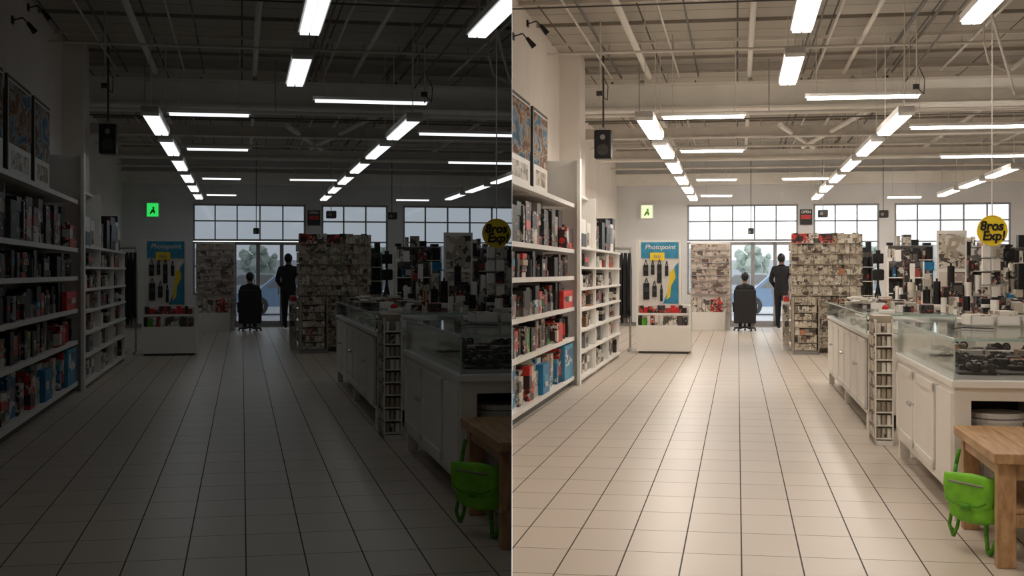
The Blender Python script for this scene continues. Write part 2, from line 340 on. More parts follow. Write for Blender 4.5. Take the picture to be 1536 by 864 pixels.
# ------------------------------------------------------------- left shelving
def fill_y(m, xf, y0, y1, z, h, depth, w, wr=(.07, .2), full=.97):
    y = y0
    while y < y1-.08:
        ww = min(rnd(*wr), y1-y); hh = h*rnd(.6, .96)
        if random.random() < full:
            mt = pick(w); dx = rnd(0, .07); k = random.random()
            if k < .2 and hh < .35:
                r = min(ww*.3, .07); m.cyl((xf-dx-r, y+ww/2, z), (xf-dx-r, y+ww/2, z+hh*.8), r, mt, 12); m.cyl((xf-dx-r, y+ww/2, z+hh*.8), (xf-dx-r, y+ww/2, z+hh), r*.6, 'black', 10)
                m.box(xf-depth, xf-.16, y, y+ww, z, z+hh*.9, pick(w))
            elif k < .35:
                hs = hh/random.randint(2, 4); zz = z
                while zz < z+hh-.02: m.box(xf-dx-depth, xf-dx-rnd(0, .02), y+.005, y+ww-rnd(.01, .04), zz, zz+hs-.004, pick(w)); zz += hs
            else:
                m.box(xf-dx-depth, xf-dx, y+.005, y+ww-.01, z, z+hh, mt)
                if random.random() < .6:
                    a, b_ = rnd(.08, .3), rnd(.6, .92); c, d = rnd(.1, .5), rnd(.55, .9)
                    m.box(xf-dx, xf-dx+.004, y+ww*a, y+ww*b_, z+hh*c, z+hh*d, pick({'white_paint': .5, 'red': .8, 'black': 2, 'grey': 1, 'pkg_light': 1.5, 'pkg_dark': 2, 'pkg_brown': 1.5, 'cyan': .4, 'yellow': .3, 'pkg_green': .5}))
        y += ww
m = M(); lv = [.12, .62, 1.0, 1.39, 1.73, 2.31]
m.box(-2.6, -2.57, 8, 16.88, 0, 2.31, 'white_paint')
for z in lv: m.box(-2.57, -2.07, 8, 16.88, z-.025, z, 'white_paint'); m.box(-2.07, -2.05, 8, 16.88, z-.04, z+.008, 'white_paint')
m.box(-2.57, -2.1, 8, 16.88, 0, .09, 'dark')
for y in (8, 10.6, 13.2, 15.8): m.box(-2.57, -2.3, y, y+.03, .1, 2.3, 'white_paint')
m.done('wall_shelving')
m = M(); m.box(-2.58, -2.0, 17.03, 17.08, 0, 2.88, 'white_paint'); m.box(-2.02, -1.98, 16.9, 17.08, 0, 2.9, 'white_paint'); m.done('shelf_end_panel')
m = M()
for y0, y1 in [(8.05, 10.6), (10.63, 13.2), (13.23, 15.8), (15.83, 16.87)]:
    fill_y(m, -2.1, y0, y1, 1.73, .52, .19, {'pkg_dark': 5, 'pkg_light': .9, 'black': 2, 'grey': 1, 'pkg_brown': 1.6, 'pkg_red': .4, 'dark': 1, 'pkg_green': .3}, (.22, .45))
    fill_y(m, -2.1, y0, y1, 1.39, .29, .19, {'black': 4, 'pkg_dark': 5, 'pkg_red': 1, 'dark': 1, 'pkg_brown': .6}, (.16, .32))
    fill_y(m, -2.1, y0, y1, 1.0, .34, .19, {'black': 4, 'pkg_dark': 5, 'pkg_brown': 1, 'pkg_red': .4, 'grey': .5, 'pkg_blue': .3}, (.16, .34))
    fill_y(m, -2.1, y0, y1, .62, .32, .19, {'pkg_red': 1.4, 'pkg_dark': 4, 'black': 3, 'pkg_brown': 1.2, 'pkg_green': .4}, (.16, .34))
    fill_y(m, -2.1, y0, y1, .12, .44, .19, {'pkg_light': 2, 'pkg_dark': 3, 'pkg_blue': 1, 'pkg_brown': 1.5, 'pkg_red': .6, 'dark': 1, 'pkg_green': .5}, (.22, .5))
m.box(-2.3, -2.06, 15.9, 16.8, 1.0, 1.22, 'red'); m.box(-2.061, -2.055, 16.0, 16.7, 1.08, 1.15, 'pkg_red'); m.box(-2.3, -2.06, 15.3, 15.8, .62, .85, 'pkg_red'); m.box(-2.3, -2.06, 16.2, 16.8, 1.73, 2.0, 'pkg_red')
m.box(-2.3, -2.06, 16.0, 16.8, .12, .55, 'cyan'); m.box(-2.061, -2.055, 16.1, 16.7, .3, .5, 'pkg_blue'); m.box(-2.3, -2.06, 14.2, 14.7, .12, .45, 'blue'); m.box(-2.061, -2.055, 14.25, 14.65, .2, .33, 'pkg_blue')
m.done('boxed_merchandise')
for a, c in [(10.4, 11.9), (12.15, 13.65), (13.9, 15.4), (15.62, 16.85)]:
    m = M(); x = -2.42
    m.box(x, x+.03, a, c, 2.36, 3.42, 'dark'); m.box(x+.028, x+.034, a+.04, c-.04, 2.40, 3.38, 'white_paint')
    m.box(x+.033, x+.037, a+.06, c-.06, 2.74, 3.36, 'poster_art'); m.box(x+.033, x+.036, a+.2, c-.2, 2.5, 2.68, 'grid_goods')
    m.box(x-.14, x, a+.3, a+.34, 2.315, 2.9, 'dark'); m.box(x-.14, x+.03, a, c, 2.315, 2.36, 'dark'); m.done('framed_poster')
# second shelf
m = M(); lv2 = [.08, .42, .70, .97, 1.24, 1.52, 1.78]
m.box(-2.6, -2.55, 17.1, 22.9, 0, 2.5, 'white_paint')
for z in lv2: m.box(-2.55, -1.98, 17.1, 22.9, z-.03, z, 'white_paint')
for y in (17.1, 19.0, 20.9, 22.84): m.box(-2.55, -2.0, y, y+.05, 0, 1.78 if y > 19.5 else 2.5, 'white_paint')
m.box(-2.55, -2.1, 17.1, 19.05, 2.47, 2.5, 'white_paint')
m.done('wall_shelving')
m = M()
for y0, y1 in [(17.17, 18.98), (19.07, 20.88), (20.97, 22.8)]:
    for i, z in enumerate(lv2[:-1]):
        fill_y(m, -2.03, y0, y1, z, lv2[i+1]-z-.03, .3, {'pkg_light': 3.5, 'grey': 1.5, 'pkg_dark': 3.5, 'white_paint': .6, 'black': 1.5, 'pkg_brown': 1.2, 'pkg_red': .3}, (.22, .5), .97)
    fill_y(m, -2.03, y0, y1, 1.78, .6, .35, {'black': 3, 'pkg_dark': 3, 'white_paint': 1, 'pkg_light': 2}, (.4, .8))
m.done('boxed_merchandise')
m = M(); m.box(-2.6, -2.3, 19.6, 20.3, 2.5, 4.7, 'plaster'); m.done('wall_pilaster')
m = M()
for i, z in enumerate((2.6, 3.0)):
    m.box(-2.59, -2.56, 21.0, 21.9, z, z+.33, 'black'); m.box(-2.56, -2.55, 21.05, 21.85, z+.05, z+.28, 'pkg_blue')
m.done('wall_banner')
for y, z in [(16.5, 4.5), (15.4, 4.15)]:
    m = M(); m.box(-2.6, -2.58, y-.05, y+.05, z+.02, z+.1, 'black'); m.path([(-2.58, y, z+.06), (-2.48, y, z+.09), (-2.42, y, z+.02)], .008, 'black', 6)
    m.cyl((-2.43, y, z+.04), (-2.35, y+.05, z-.06), .02, 'black', 10, .035); m.done('wall_spotlight')
# hanging speaker
m = M(); m.bev(-2.12, -1.86, 19.9, 20.12, 3.15, 3.58, 'black', .02); m.cyl((-1.99, 19.895, 3.28), (-1.99, 19.905, 3.28), .085, 'dark', 20); m.cyl((-1.99, 19.895, 3.47), (-1.99, 19.905, 3.47), .04, 'grey', 16)
m.cyl((-1.99, 20, 3.58), (-1.99, 20, 4.7), .015, 'dark', 8); m.box(-2.05, -1.93, 19.95, 20.05, 3.58, 3.62, 'steel'); m.done('hanging_loudspeaker')
# exit sign
m = M(); m.box(-2.58, -2.22, YF-.09, YF, 2.87, 3.27, 'white_paint'); m.box(-2.55, -2.25, YF-.1, YF-.088, 2.9, 3.24, 'exit')
m.cyl((-2.38, YF-.105, 3.12), (-2.38, YF-.1, 3.12), .03, 'lime', 10); m.prism_y([(-2.42, 3.08), (-2.36, 3.09), (-2.33, 3.0), (-2.36, 2.96), (-2.39, 3.02), (-2.46, 2.95), (-2.48, 2.98)], YF-.105, YF-.1, 'lime'); m.done('exit_sign')

# black garment rack beside blue display
m = M(); y = 24.6
m.cyl((-2.5, y, 0), (-2.5, y, 1.9), .02, 'steel'); m.cyl((-1.95, y, 0), (-1.95, y, 1.9), .02, 'steel'); m.cyl((-2.5, y, 1.88), (-1.95, y, 1.88), .02, 'steel')
for x in (-2.5, -1.95): m.box(x-.03, x+.03, y-.3, y+.3, 0, .04, 'steel')
for i in range(7):
    x = -2.44+i*.075; m.prism_x([(y-.2, .5+rnd(0,.3)), (y+.2, .5), (y+.23, 1.5), (y+.04, 1.8), (y-.04, 1.8), (y-.23, 1.5)], x, x+.055, random.choice(['black', 'dark', 'cloth']))
m.done('garment_rack')
# blue promotional display
m = M(); y = 23.8
m.box(-1.78, -.82, y, y+.8, .04, .46, 'cabinet'); m.box(-1.74, -.86, y+.02, y+.78, 0, .04, 'dark')
m.box(-1.78, -.82, y, y+.8, .46, .5, 'white_paint'); m.box(-1.78, -1.75, y, y+.8, .5, .85, 'white_paint'); m.box(-.85, -.82, y, y+.8, .5, .85, 'white_paint')
m.box(-1.78, -.82, y+.4, y+.8, .5, .85, 'white_paint')
x = -1.74
while x < -.93:
    w = rnd(.05, .1); m.box(x, x+w-.008, y+.03, y+.3, .5, .5+rnd(.12, .2), pick({'pkg_red': 1, 'pkg_light': 3, 'white_paint': .5, 'lime_dark': .5, 'pkg_dark': 2})); x += w
x = -1.74
while x < -.93:
    w = rnd(.05, .1); m.box(x, x+w-.008, y+.32, y+.4, .7, .7+rnd(.1, .16), pick({'red': 1, 'pkg_red': 3, 'white_paint': .7, 'pkg_dark': 1})); x += w
m.box(-1.75, -.85, y+.02, y+.035, .68, .72, 'white_paint')
m.box(-1.78, -1.02, y+.42, y+.6, .85, 2.03, 'white_paint'); m.box(-1.81, -1.76, y+.36, y+.6, .5, 2.03, 'cabinet'); m.box(-1.04, -1.0, y+.36, y+.6, .85, 2.03, 'cabinet')
m.box(-1.72, -1.05, y+.40, y+.42, 1.7, 1.99, 'cyan'); m.text('Photopoint', .12, (-1.38, y+.395, 1.9), 'white_paint', bold=.005, shear=.2)
m.box(-1.56, -1.3, y+.385, y+.4, 1.66, 1.8, 'yellow'); m.text('Sale', .08, (-1.43, y+.38, 1.73), 'shade_beige')
m.prism_y([(-1.33, .88), (-1.05, .88), (-1.05, 1.62), (-1.12, 1.55), (-1.2, 1.2)], y+.405, y+.42, 'cyan'); m.prism_y([(-1.27, .95), (-1.22, 1.25), (-1.2, 1.45), (-1.13, 1.52), (-1.10, 1.35), (-1.18, 1.2), (-1.2, 1.0)], y+.395, y+.41, 'yellow')
for (a, b_, c, d) in [(-1.68, 1.38, .09, .2), (-1.54, 1.4, .06, .18), (-1.43, 1.25, .08, .34), (-1.68, .95, .11, .3), (-1.52, 1.0, .08, .2), (-1.29, 1.38, .06, .18), (-1.38, .92, .05, .22)]:
    m.bev(a, a+c, y+.37, y+.42, b_, b_+d, 'black', .01); m.cyl((a+c/2, y+.34, b_+d*.6), (a+c/2, y+.37, b_+d*.6), c*.4, 'dark', 12)
    m.path([(a+c*.2, y+.38, b_+d), (a+c/2, y+.39, b_+d+.09), (a+c*.8, y+.38, b_+d)], .008, 'black', 6)
m.done('promotional_display_stand')
# second display with grid
m = M(); y = 33.6
m.box(-1.17, -.3, y, y+.5, 0, .45, 'white_paint'); m.box(-1.17, -.18, y+.2, y+.5, 0, 2.2, 'cabinet')
x = -1.15
while x < -.25:
    w = rnd(.08, .16); m.box(x, x+w-.01, y+.02, y+.2, .45, .45+rnd(.25, .42), pick({'pkg_red': 2, 'pkg_light': 2, 'grid_goods2': 2})); x += w
for i in range(8):
    z = .9+i*.158; m.box(-1.14, -.21, y+.15, y+.2, z, z+.14, 'grid_goods2'); m.box(-1.16, -.19, y+.12, y+.2, z-.02, z-.008, 'steel')
m.done('card_display_rack')

# center gondola
m = M(); y = 24.4
m.box(1.02, 2.32, y+.35, y+.45, 0, 2.12, 'shade_beige'); m.box(1.22, 2.34, y+.3, y+2.8, 0, .1, 'shade_beige'); m.box(1.2, 1.24, y+.35, y+2.8, 0, 2.1, 'shade_beige')
N = 11
for i in range(N):
    z = .1+i*.187; X0 = 1.02 if z > .95 else 1.24
    m.box(X0, 2.34, y+.04, y+.35, z-.012, z-.003, 'shade_beige')
    x = X0
    while x < 2.28:
        w = min(rnd(.07, .17), 2.33-x); mt = pick({'grid_goods': 9, 'pkg_light': 1.5, 'pkg_brown': .6})
        if i == N-1 and x < 1.65: mt = 'pkg_red' if x < 1.3 or x > 1.45 else 'pkg_light'
        m.box(x, x+w-.006, y+.06+rnd(0, .04), y+.33, z, z+rnd(.16, .182), mt); x += w
y2 = y+.5
while y2 < 27.1:
    for i in range(9): m.box(1.06+rnd(0, .03), 1.2, y2, y2+.28, .1+i*.22, .1+i*.22+rnd(.14, .2), pick({'grid_goods': 5, 'pkg_light': 2, 'pkg_brown': 1}))
    y2 += .3
m.done('gondola_display')
m = M(); y = 23.95
m.box(1.02, 1.5, y, y+.3, 0, .06, 'grey'); m.box(1.02, 1.04, y, y+.3, 0, 1.0, 'shade_beige'); m.box(1.48, 1.5, y, y+.3, 0, 1.0, 'shade_beige'); m.box(1.02, 1.5, y+.27, y+.3, 0, 1.0, 'shade_beige')
for i in range(7):
    z = .08+i*.133; m.box(1.04, 1.48, y+.02, y+.27, z-.01, z, 'shade_beige')
    x = 1.05
    while x < 1.43: w = min(rnd(.05, .1), 1.475-x); m.box(x, x+w-.005, y+.03, y+.25, z, z+rnd(.1, .12), pick({'grid_goods': 6, 'pkg_brown': 1, 'pkg_light': 1})); x += w
m.done('wire_goods_rack')
m = M(); m.box(.88, 1.0, 25.2, 25.9, 0, .9, 'white_paint'); m.box(.87, .99, 25.15, 25.2, .1, .85, 'pkg_light'); m.box(.9, 1.0, 25.2, 25.9, .9, 1.0, 'pkg_red'); m.done('leaflet_stand')

# ------------------------------------------------------------- counters
def doors(m, x, y0, y1, n, z0, z1):
    d = (y1-y0)/n
    for i in range(n):
        a = y0+i*d+.015; c = a+d-.03; m.box(x-.018, x, a, c, z0, z1, 'cabinet')
        for (p, q, r, s) in [(a, a+.07, z0, z1), (c-.07, c, z0, z1)]: m.box(x-.026, x-.018, p, q, r, s, 'cabinet')
        m.box(x-.026, x-.018, a, c, z0, z0+.05, 'cabinet'); m.box(x-.026, x-.018, a, c, z1-.05, z1, 'cabinet')
        m.box(x-.004, x+.001, a-.03, a, z0, z1, 'dark')
        yk = c-.035 if i%2 == 0 else a+.035
        m.cyl((x-.024, yk, (z0+z1)/2+.05), (x-.05, yk, (z0+z1)/2+.05), .008, 'steel', 8); m.ball((x-.055, yk, (z0+z1)/2+.05), .017, 'steel', sub=1)
def case(m, x0, x1, y0, y1, z0, z1, t=.008):
    m.box(x0, x0+t, y0, y1, z0, z1, 'caseglass'); m.box(x1-t, x1, y0, y1, z0, z1, 'caseglass')
    m.box(x0+t, x1-t, y0, y0+t, z0, z1, 'caseglass'); m.box(x0+t, x1-t, y1-t, y1, z0, z1, 'caseglass')
    m.box(x0, x1, y0, y1, z1, z1+t, 'caseglass')
    e = .004
    for (a, c) in [(x0, y0), (x1, y0), (x0, y1), (x1, y1)]: m.box(a-e, a+e, c-e, c+e, z0, z1, 'glass_edge')
    m.box(x0-e, x1+e, y0-e, y0+e, z1-e, z1+t+e, 'glass_edge'); m.box(x0-e, x0+e, y0, y1, z1-e, z1+t+e, 'glass_edge')
    m.box(x1-e, x1+e, y0, y1, z1-e, z1+t+e, 'glass_edge')
def goods_in(m, x0, x1, y0, y1, z, n):
    for _ in range(n):
        x = rnd(x0, x1); yy = rnd(y0, y1); k = random.random()
        if k < .3:
            for s_ in (0, .065): m.ring((x+s_, yy, z+.035), .028, .008, 'black', 'y', 10)
            m.path([(x-.03, yy, z+.04), (x-.02, yy+.13, z+.02)], .006, 'black', 6); m.path([(x+.095, yy, z+.04), (x+.08, yy+.13, z+.02)], .006, 'black', 6)
        elif k < .6: m.ring((x, yy, z+.03), rnd(.03, .045), rnd(.01, .016), pick({'black': 3, 'dark': 1, 'red': .25}), 'z', 12); m.cyl((x, yy-.04, z), (x, yy-.04, z+.05), .022, 'black', 10)
        else: m.bev(x, x+.1, yy, yy+.09, z, z+rnd(.03, .07), pick({'pkg_dark': 2, 'black': 2, 'grey': 1, 'pkg_brown': 1}), .008)
# back counter
m = M()
m.box(1.25, 2.05, 12.6, 17.8, .14, .86, 'cabinet'); m.box(1.22, 2.08, 12.5, 17.85, .85, .885, 'white_paint')
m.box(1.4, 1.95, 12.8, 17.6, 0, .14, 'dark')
for y in (12.6, 15.1, 17.7): m.box(1.24, 1.31, y, y+.08, 0, .14, 'cabinet')
doors(m, 1.25, 12.65, 17.75, 6, .18, .83); case(m, 1.23, 2.06, 12.55, 17.8, .885, 1.05)
m.box(1.5, 2.05, 12.6, 17.75, .89, .93, 'white_paint')
goods_in(m, 1.28, 1.45, 12.8, 17.5, .886, 26)
for i in range(20): m.box(1.3+rnd(0, .05), 1.4+rnd(0, .08), 12.8+i*.24, 12.95+i*.24, .886, .886+rnd(.02, .1), pick({'pkg_light': 3, 'white_paint': 1, 'pkg_dark': 3}))
m.done('glass_display_counter')
# front counter
m = M()
m.box(1.32, 2.9, 8.75, 10.85, .14, .78, 'cabinet')
m.box(1.32, 1.42, 8.1, 8.76, .14, .78, 'cabinet'); m.box(1.82, 2.9, 8.1, 8.76, .14, .78, 'cabinet'); m.box(1.42, 1.82, 8.1, 8.76, .7, .78, 'cabinet'); m.box(1.42, 1.82, 8.1, 8.76, .14, .2, 'cabinet')
m.box(1.3, 2.95, 8.06, 10.88, .78, .815, 'white_paint'); m.box(1.42, 1.82, 8.7, 8.74, .2, .7, 'black')
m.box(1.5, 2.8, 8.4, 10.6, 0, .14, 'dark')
for x, y in [(1.32, 8.1), (1.32, 10.75), (2.8, 8.1)]: m.box(x, x+.08, y, y+.09, 0, .14, 'cabinet')
doors(m, 1.32, 8.75, 10.8, 2, .2, .74); m.box(1.30, 1.32, 8.12, 8.7, .2, .74, 'cabinet')
case(m, 1.32, 2.92, 8.1, 10.82, .815, 1.05)
m.box(1.4, 2.8, 9.9, 10.7, .816, .86, 'grey'); m.box(1.34, 2.9, 8.2, 10.8, .8155, .8175, 'grey')
for i in range(4): m.bev(1.42+i*.26, 1.66+i*.26, 8.55, 9.5, .818, .835, 'dark', .006)
goods_in(m, 1.45, 2.3, 8.55, 9.5, .836, 60); goods_in(m, 1.5, 2.6, 9.95, 10.5, .86, 20)
for i in range(5): m.box(1.42+i*.2, 1.58+i*.2, 9.6, 9.8, .816, .86+rnd(0, .06), pick({'pkg_light': 1, 'pkg_brown': 1, 'pkg_dark': 2}))
m.done('glass_display_counter')
m = M(); m.cyl((1.62, 8.35, .2), (1.62, 8.35, .56), .13, 'white_paint', 24, .155); m.cyl((1.62, 8.35, .56), (1.62, 8.35, .615), .165, 'white_paint', 24); m.cyl((1.62, 8.35, .578), (1.62, 8.35, .586), .168, 'grey', 24); m.done('waste_bin')
# thin stacked rack
m = M(); x0, x1, y = 1.2, 1.36, 11.5
m.box(x0, x1, y, y+.5, 0, .04, 'beam_paint'); m.box(x0, x0+.012, y, y+.5, 0, 1.05, 'beam_paint'); m.box(x1-.012, x1, y, y+.5, 0, 1.05, 'beam_paint'); m.box(x0, x1, y+.1, y+.5, 0, 1.08, 'shade_beige')
for i in range(9):
    z = .06+i*.11; m.box(x0+.01, x1-.01, y, y+.45, z-.01, z, 'beam_paint')
    for j in range(3): m.cyl((x0+.035+j*.045, y+.05, z), (x0+.035+j*.045, y+.05, z+.08), .02, pick({'pkg_light': 2, 'beam_paint': 3, 'shade_beige': 4}), 8)
    m.box(x0-.008, x0, y+.02, y+.46, z, z+.08, 'grid_goods')
m.done('postcard_tower')

# items on counters
m = M()
for _ in range(64):
    x = rnd(1.28, 1.9); y = rnd(12.7, 17.5); m.box(x, x+rnd(.08, .16), y, y+rnd(.1, .28), 1.063, 1.063+rnd(.01, .09), pick({'white_paint': 3, 'pkg_light': 3, 'pkg_red': .7, 'pkg_dark': 2.5, 'pkg_brown': 1}))
m.ball((1.5, 13.4, 1.098), .035, 'red')
m.done('counter_leaflets')
m = M()
for i in range(6):
    x = 1.75+i*.19; z0 = 1.063
    for (a, b_, c, d) in [(x, x+.17, 10.0, 10.012), (x, x+.17, 10.4, 10.412), (x, x+.01, 10.0, 10.4), (x+.16, x+.17, 10.0, 10.4)]: m.box(a, b_, c, d, z0, z0+.07, 'white_paint')
    m.box(x, x+.17, 10, 10.41, z0, z0+.01, 'white_paint'); m.box(x+.01, x+.155, 10.02, 10.39, z0+.01, z0+rnd(.05, .12), pick({'pkg_light': 2, 'pkg_dark': 1}))
m.path([(1.5, 9.3, 1.068), (1.62, 9.6, 1.068), (1.8, 9.4, 1.068)], .005, 'black', 6)
m.done('counter_trays')
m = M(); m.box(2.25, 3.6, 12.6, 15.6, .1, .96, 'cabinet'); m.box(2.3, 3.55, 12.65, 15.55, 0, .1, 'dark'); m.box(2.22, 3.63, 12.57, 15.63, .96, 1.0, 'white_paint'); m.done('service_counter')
m = M()
for _ in range(110):
    x = rnd(2.27, 3.45); y = rnd(12.7, 15.3); k = random.random(); h = rnd(.04, .22)
    if k < .3: m.cyl((x, y, 1.0), (x, y, 1.0+h), rnd(.025, .05), pick({'white_paint': 2, 'black': 2, 'cyan': .6, 'steel': 1}), 12)
    else: m.box(x, x+rnd(.06, .14), y, y+rnd(.06, .2), 1.0, 1.0+h, pick({'white_paint': 1.5, 'pkg_light': 3, 'pkg_dark': 3, 'black': 1, 'pkg_brown': 1}))
m.done('counter_merchandise')
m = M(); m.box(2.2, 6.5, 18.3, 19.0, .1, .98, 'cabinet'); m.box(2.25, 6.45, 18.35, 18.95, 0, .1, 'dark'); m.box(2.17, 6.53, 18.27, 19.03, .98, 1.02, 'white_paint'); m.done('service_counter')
m = M()
for row, (ya, hm) in enumerate([(18.68, .7), (18.33, .4)]):
    x = 2.2
    while x < 6.3:
        w = rnd(.05, .14); k = random.random(); y = ya+rnd(0, .06)
        if k < .4: h = rnd(.12, hm*.8); m.cyl((x+w/2, y+.08, 1.02), (x+w/2, y+.08, 1.02+h), min(w, .1)/2, pick({'white_paint': 2, 'black': 3, 'cyan': .6, 'steel': 1, 'pkg_light': 2}), 12); m.cyl((x+w/2, y+.08, 1.02+h), (x+w/2, y+.08, 1.06+h), .015, 'black', 8)
        else: m.box(x, x+w, y, y+.15, 1.02, 1.02+rnd(.1, hm), pick({'white_paint': 1.5, 'pkg_light': 4, 'pkg_dark': 4, 'black': 1.5, 'pkg_blue': .7, 'pkg_red': .4, 'pkg_brown': 1, 'pkg_green': .4}))
        x += w+rnd(0, .025)
m.done('counter_merchandise')
def rack(x0, x1, y, z1, n, w, name, topper=None):
    m = M(); d = .35
    m.box(x0, x1, y+d-.02, y+d, 0, z1, 'grey'); m.box(x0, x0+.02, y, y+d, 0, z1, 'white_paint'); m.box(x1-.02, x1, y, y+d, 0, z1, 'white_paint')
    dz = (z1-.1)/n
    for i in range(n):
        z = .1+i*dz; m.box(x0, x1, y, y+d, z-.015, z, 'white_paint'); x = x0+.03
        while x < x1-.06:
            ww = min(rnd(.04, .11), x1-.03-x); mt = pick(w)
            if random.random() < .4: h = dz*rnd(.4, .7); m.cyl((x+ww/2, y+.1, z), (x+ww/2, y+.1, z+h), ww*.42, mt, 10); m.cyl((x+ww/2, y+.1, z+h), (x+ww/2, y+.1, z+h+dz*.14), ww*.2, 'black', 8)
            else: m.box(x, x+ww-.008, y+.04, y+.28, z, z+dz*rnd(.55, .9), mt)
            x += ww+rnd(0, .01)
    if topper: m.box(x0, x1, y-.03, y+.02, z1*.76, z1*.76+.16, topper)
    x = x0
    while x < x1-.1: w_ = rnd(.06, .18); m.box(x, min(x+w_, x1), y+.05, y+.25, z1, z1+rnd(.03, .22), pick(w)); x += w_+rnd(0, .1)
    m.done(name)
WR = {'black': 4, 'pkg_dark': 4, 'pkg_light': 3, 'white_paint': 1, 'pkg_blue': .8, 'grey': 1, 'pkg_brown': 1, 'pkg_green': .4}
rack(2.95, 3.85, 26, 1.95, 7, WR, 'accessory_rack', 'blue')
rack(4.1, 5.3, 27, 1.95, 7, WR, 'accessory_rack')
rack(4.4, 5.6, 22.5, 1.85, 7, {'black': 4, 'pkg_dark': 4, 'pkg_light': 2, 'white_paint': 1}, 'accessory_rack')
rack(2.5, 3.1, 22, 1.62, 6, {'pkg_light': 3, 'pkg_dark': 3, 'white_paint': 1, 'pkg_blue': 1, 'black': 2}, 'accessory_rack')
rack(5.6, 6.8, 26, 1.9, 7, WR, 'accessory_rack')
rack(2.42, 2.9, 28, 1.85, 6, {'black': 6, 'pkg_dark': 3}, 'accessory_rack')
rack(3.55, 4.2, 20.8, 1.7, 7, {'pkg_light': 4, 'pkg_dark': 3, 'black': 1, 'cyan': .4, 'pkg_brown': 1}, 'accessory_rack')
m = M(); y = 20
m.box(3.0, 3.44, y, y+.04, 1.0, 2.05, 'white_paint'); m.box(3.03, 3.41, y-.006, y, 1.5, 2.0, 'pkg_light'); m.text('R', .4, (3.2, y-.01, 1.78), 'shade_beige', shear=.3); m.box(3.03, 3.41, y-.006, y, 1.05, 1.45, 'grid_goods2'); m.box(2.95, 3.5, y-.2, y+.25, 0, .03, 'grey'); m.cyl((3.22, y+.05, 0), (3.22, y+.05, 1.9), .02, 'steel'); m.done('poster_stand')
m = M(); y = 17.3; xc = 3.3
m.cyl((xc, y, 0), (xc, y, 1.85), .02, 'steel'); m.cyl((xc, y, 0), (xc, y, .04), .25, 'dark', 20)
for i in range(8):
    z = .45+i*.17
    for k in range(4):
        a = k*math.pi/2+.3; cx, cy = xc+.09*math.cos(a), y+.09*math.sin(a); m.box(cx-.05, cx+.05, cy-.03, cy+.03, z, z+.14, pick({'white_paint': 2, 'pkg_light': 4, 'pkg_dark': 1}))
    m.ring((xc, y, z-.01), .14, .005, 'steel', 'z', 14)
m.done('spinner_rack')
for (x, y) in [(2.62, 24.6), (3.95, 19.6)]:
    m = M()
    for k in range(3):
        a = k*2.094+.4; m.cyl((x+.28*math.cos(a), y+.28*math.sin(a), 0), (x, y, 1.25), .018, 'black', 8)
    m.cyl((x, y, 1.1), (x, y, 1.6), .022, 'black'); m.bev(x-.1, x+.1, y-.06, y+.06, 1.6, 1.78, 'black', .015); m.cyl((x, y-.06, 1.68), (x, y-.2, 1.68), .05, 'black', 14); m.box(x-.04, x+.04, y-.04, y+.04, 1.78, 1.84, 'black')
    m.bev(x-.11, x+.11, y-.08, y+.05, 1.3, 1.5, 'black', .03); m.done('camera_tripod')

# yellow hanging sign
m = M(); x, y, z = 2.67, 14, 1.865
m.cyl((x, y, z), (x, y+.03, z), .155, 'yellow', 40); m.ring((x, y, z), .15, .006, 'yellow', 'y', 32)
m.text('8ros', .13, (x-.01, y-.006, z+.045), 'black', bold=.03, shear=.15); m.text('Exp!', .13, (x+.01, y-.006, z-.055), 'black', bold=.03, shear=.15)
m.cyl((x, y+.015, z+.155), (x, y+.015, 4.7), .006, 'pipe', 6); m.done('hanging_round_sign')

# wooden bench
m = M(); dx = -.035
for i in range(4):
    x = 1.33+dx+i*.2; m.bev(x, x+.197, 6.75, 7.98, .52, .57, 'wood', .005)
for (x, y) in [(1.36, 6.82), (1.36, 7.82), (2.0, 6.82), (2.0, 7.82)]: m.bev(x+dx, x+dx+.095, y, y+.08, 0, .52, 'wood', .006)
m.bev(1.45+dx, 2.0, 6.84, 6.88, .43, .52, 'wood', .004); m.bev(1.37+dx, 1.41+dx, 6.9, 7.82, .45, .52, 'wood', .004)
for i in range(3): m.bev(1.42+dx+i*.22, 1.62+dx+i*.22, 6.86, 7.85, .26, .29, 'wood', .005)
m.bev(1.4+dx, 2.05, 6.84, 6.88, .2, .26, 'wood', .004)
m.done('wooden_bench')
# green messenger bag hanging from the bench
m = M(); yc = 7.2
def P2(l): return [(yc+a, b_) for a, b_ in l]
m.pillow_x(P2([(-.15, .17), (-.08, .152), (0, .147), (.09, .155), (.15, .18), (.17, .25), (.172, .34), (.165, .39), (0, .40), (-.165, .395), (-.175, .34), (-.17, .24)]), 1.225, 1.335, 'lime')
m.pillow_x(P2([(-.16, .25), (-.08, .222), (0, .213), (.09, .222), (.165, .255), (.178, .34), (.172, .40), (0, .412), (-.17, .405), (-.182, .34)]), 1.212, 1.27, 'lime')
m.prism_x(P2([(-.135, .27), (-.08, .247), (0, .238), (.09, .247), (.14, .272), (.14, .28), (.09, .256), (0, .247), (-.08, .256), (-.135, .279)]), 1.209, 1.225, 'lime_dark')
m.prism_x(P2([(-.12, .352), (.12, .358), (.12, .368), (-.12, .362)]), 1.207, 1.225, 'grey')
m.box(1.205, 1.215, yc-.03, yc+.03, .225, .26, 'lime_dark')
for s_ in (-.14, .14): m.path([(1.28, yc+s_, .38), (1.29, yc+s_, .44), (1.30, yc+s_*.9, .519)], .012, 'lime_dark', 6)
m.path([(1.28, yc-.15, .2), (1.26, yc-.17, .1), (1.25, yc-.14, .02), (1.27, yc-.1, .018), (1.28, yc-.08, .1), (1.28, yc-.08, .18)], .013, 'lime_dark', 6)
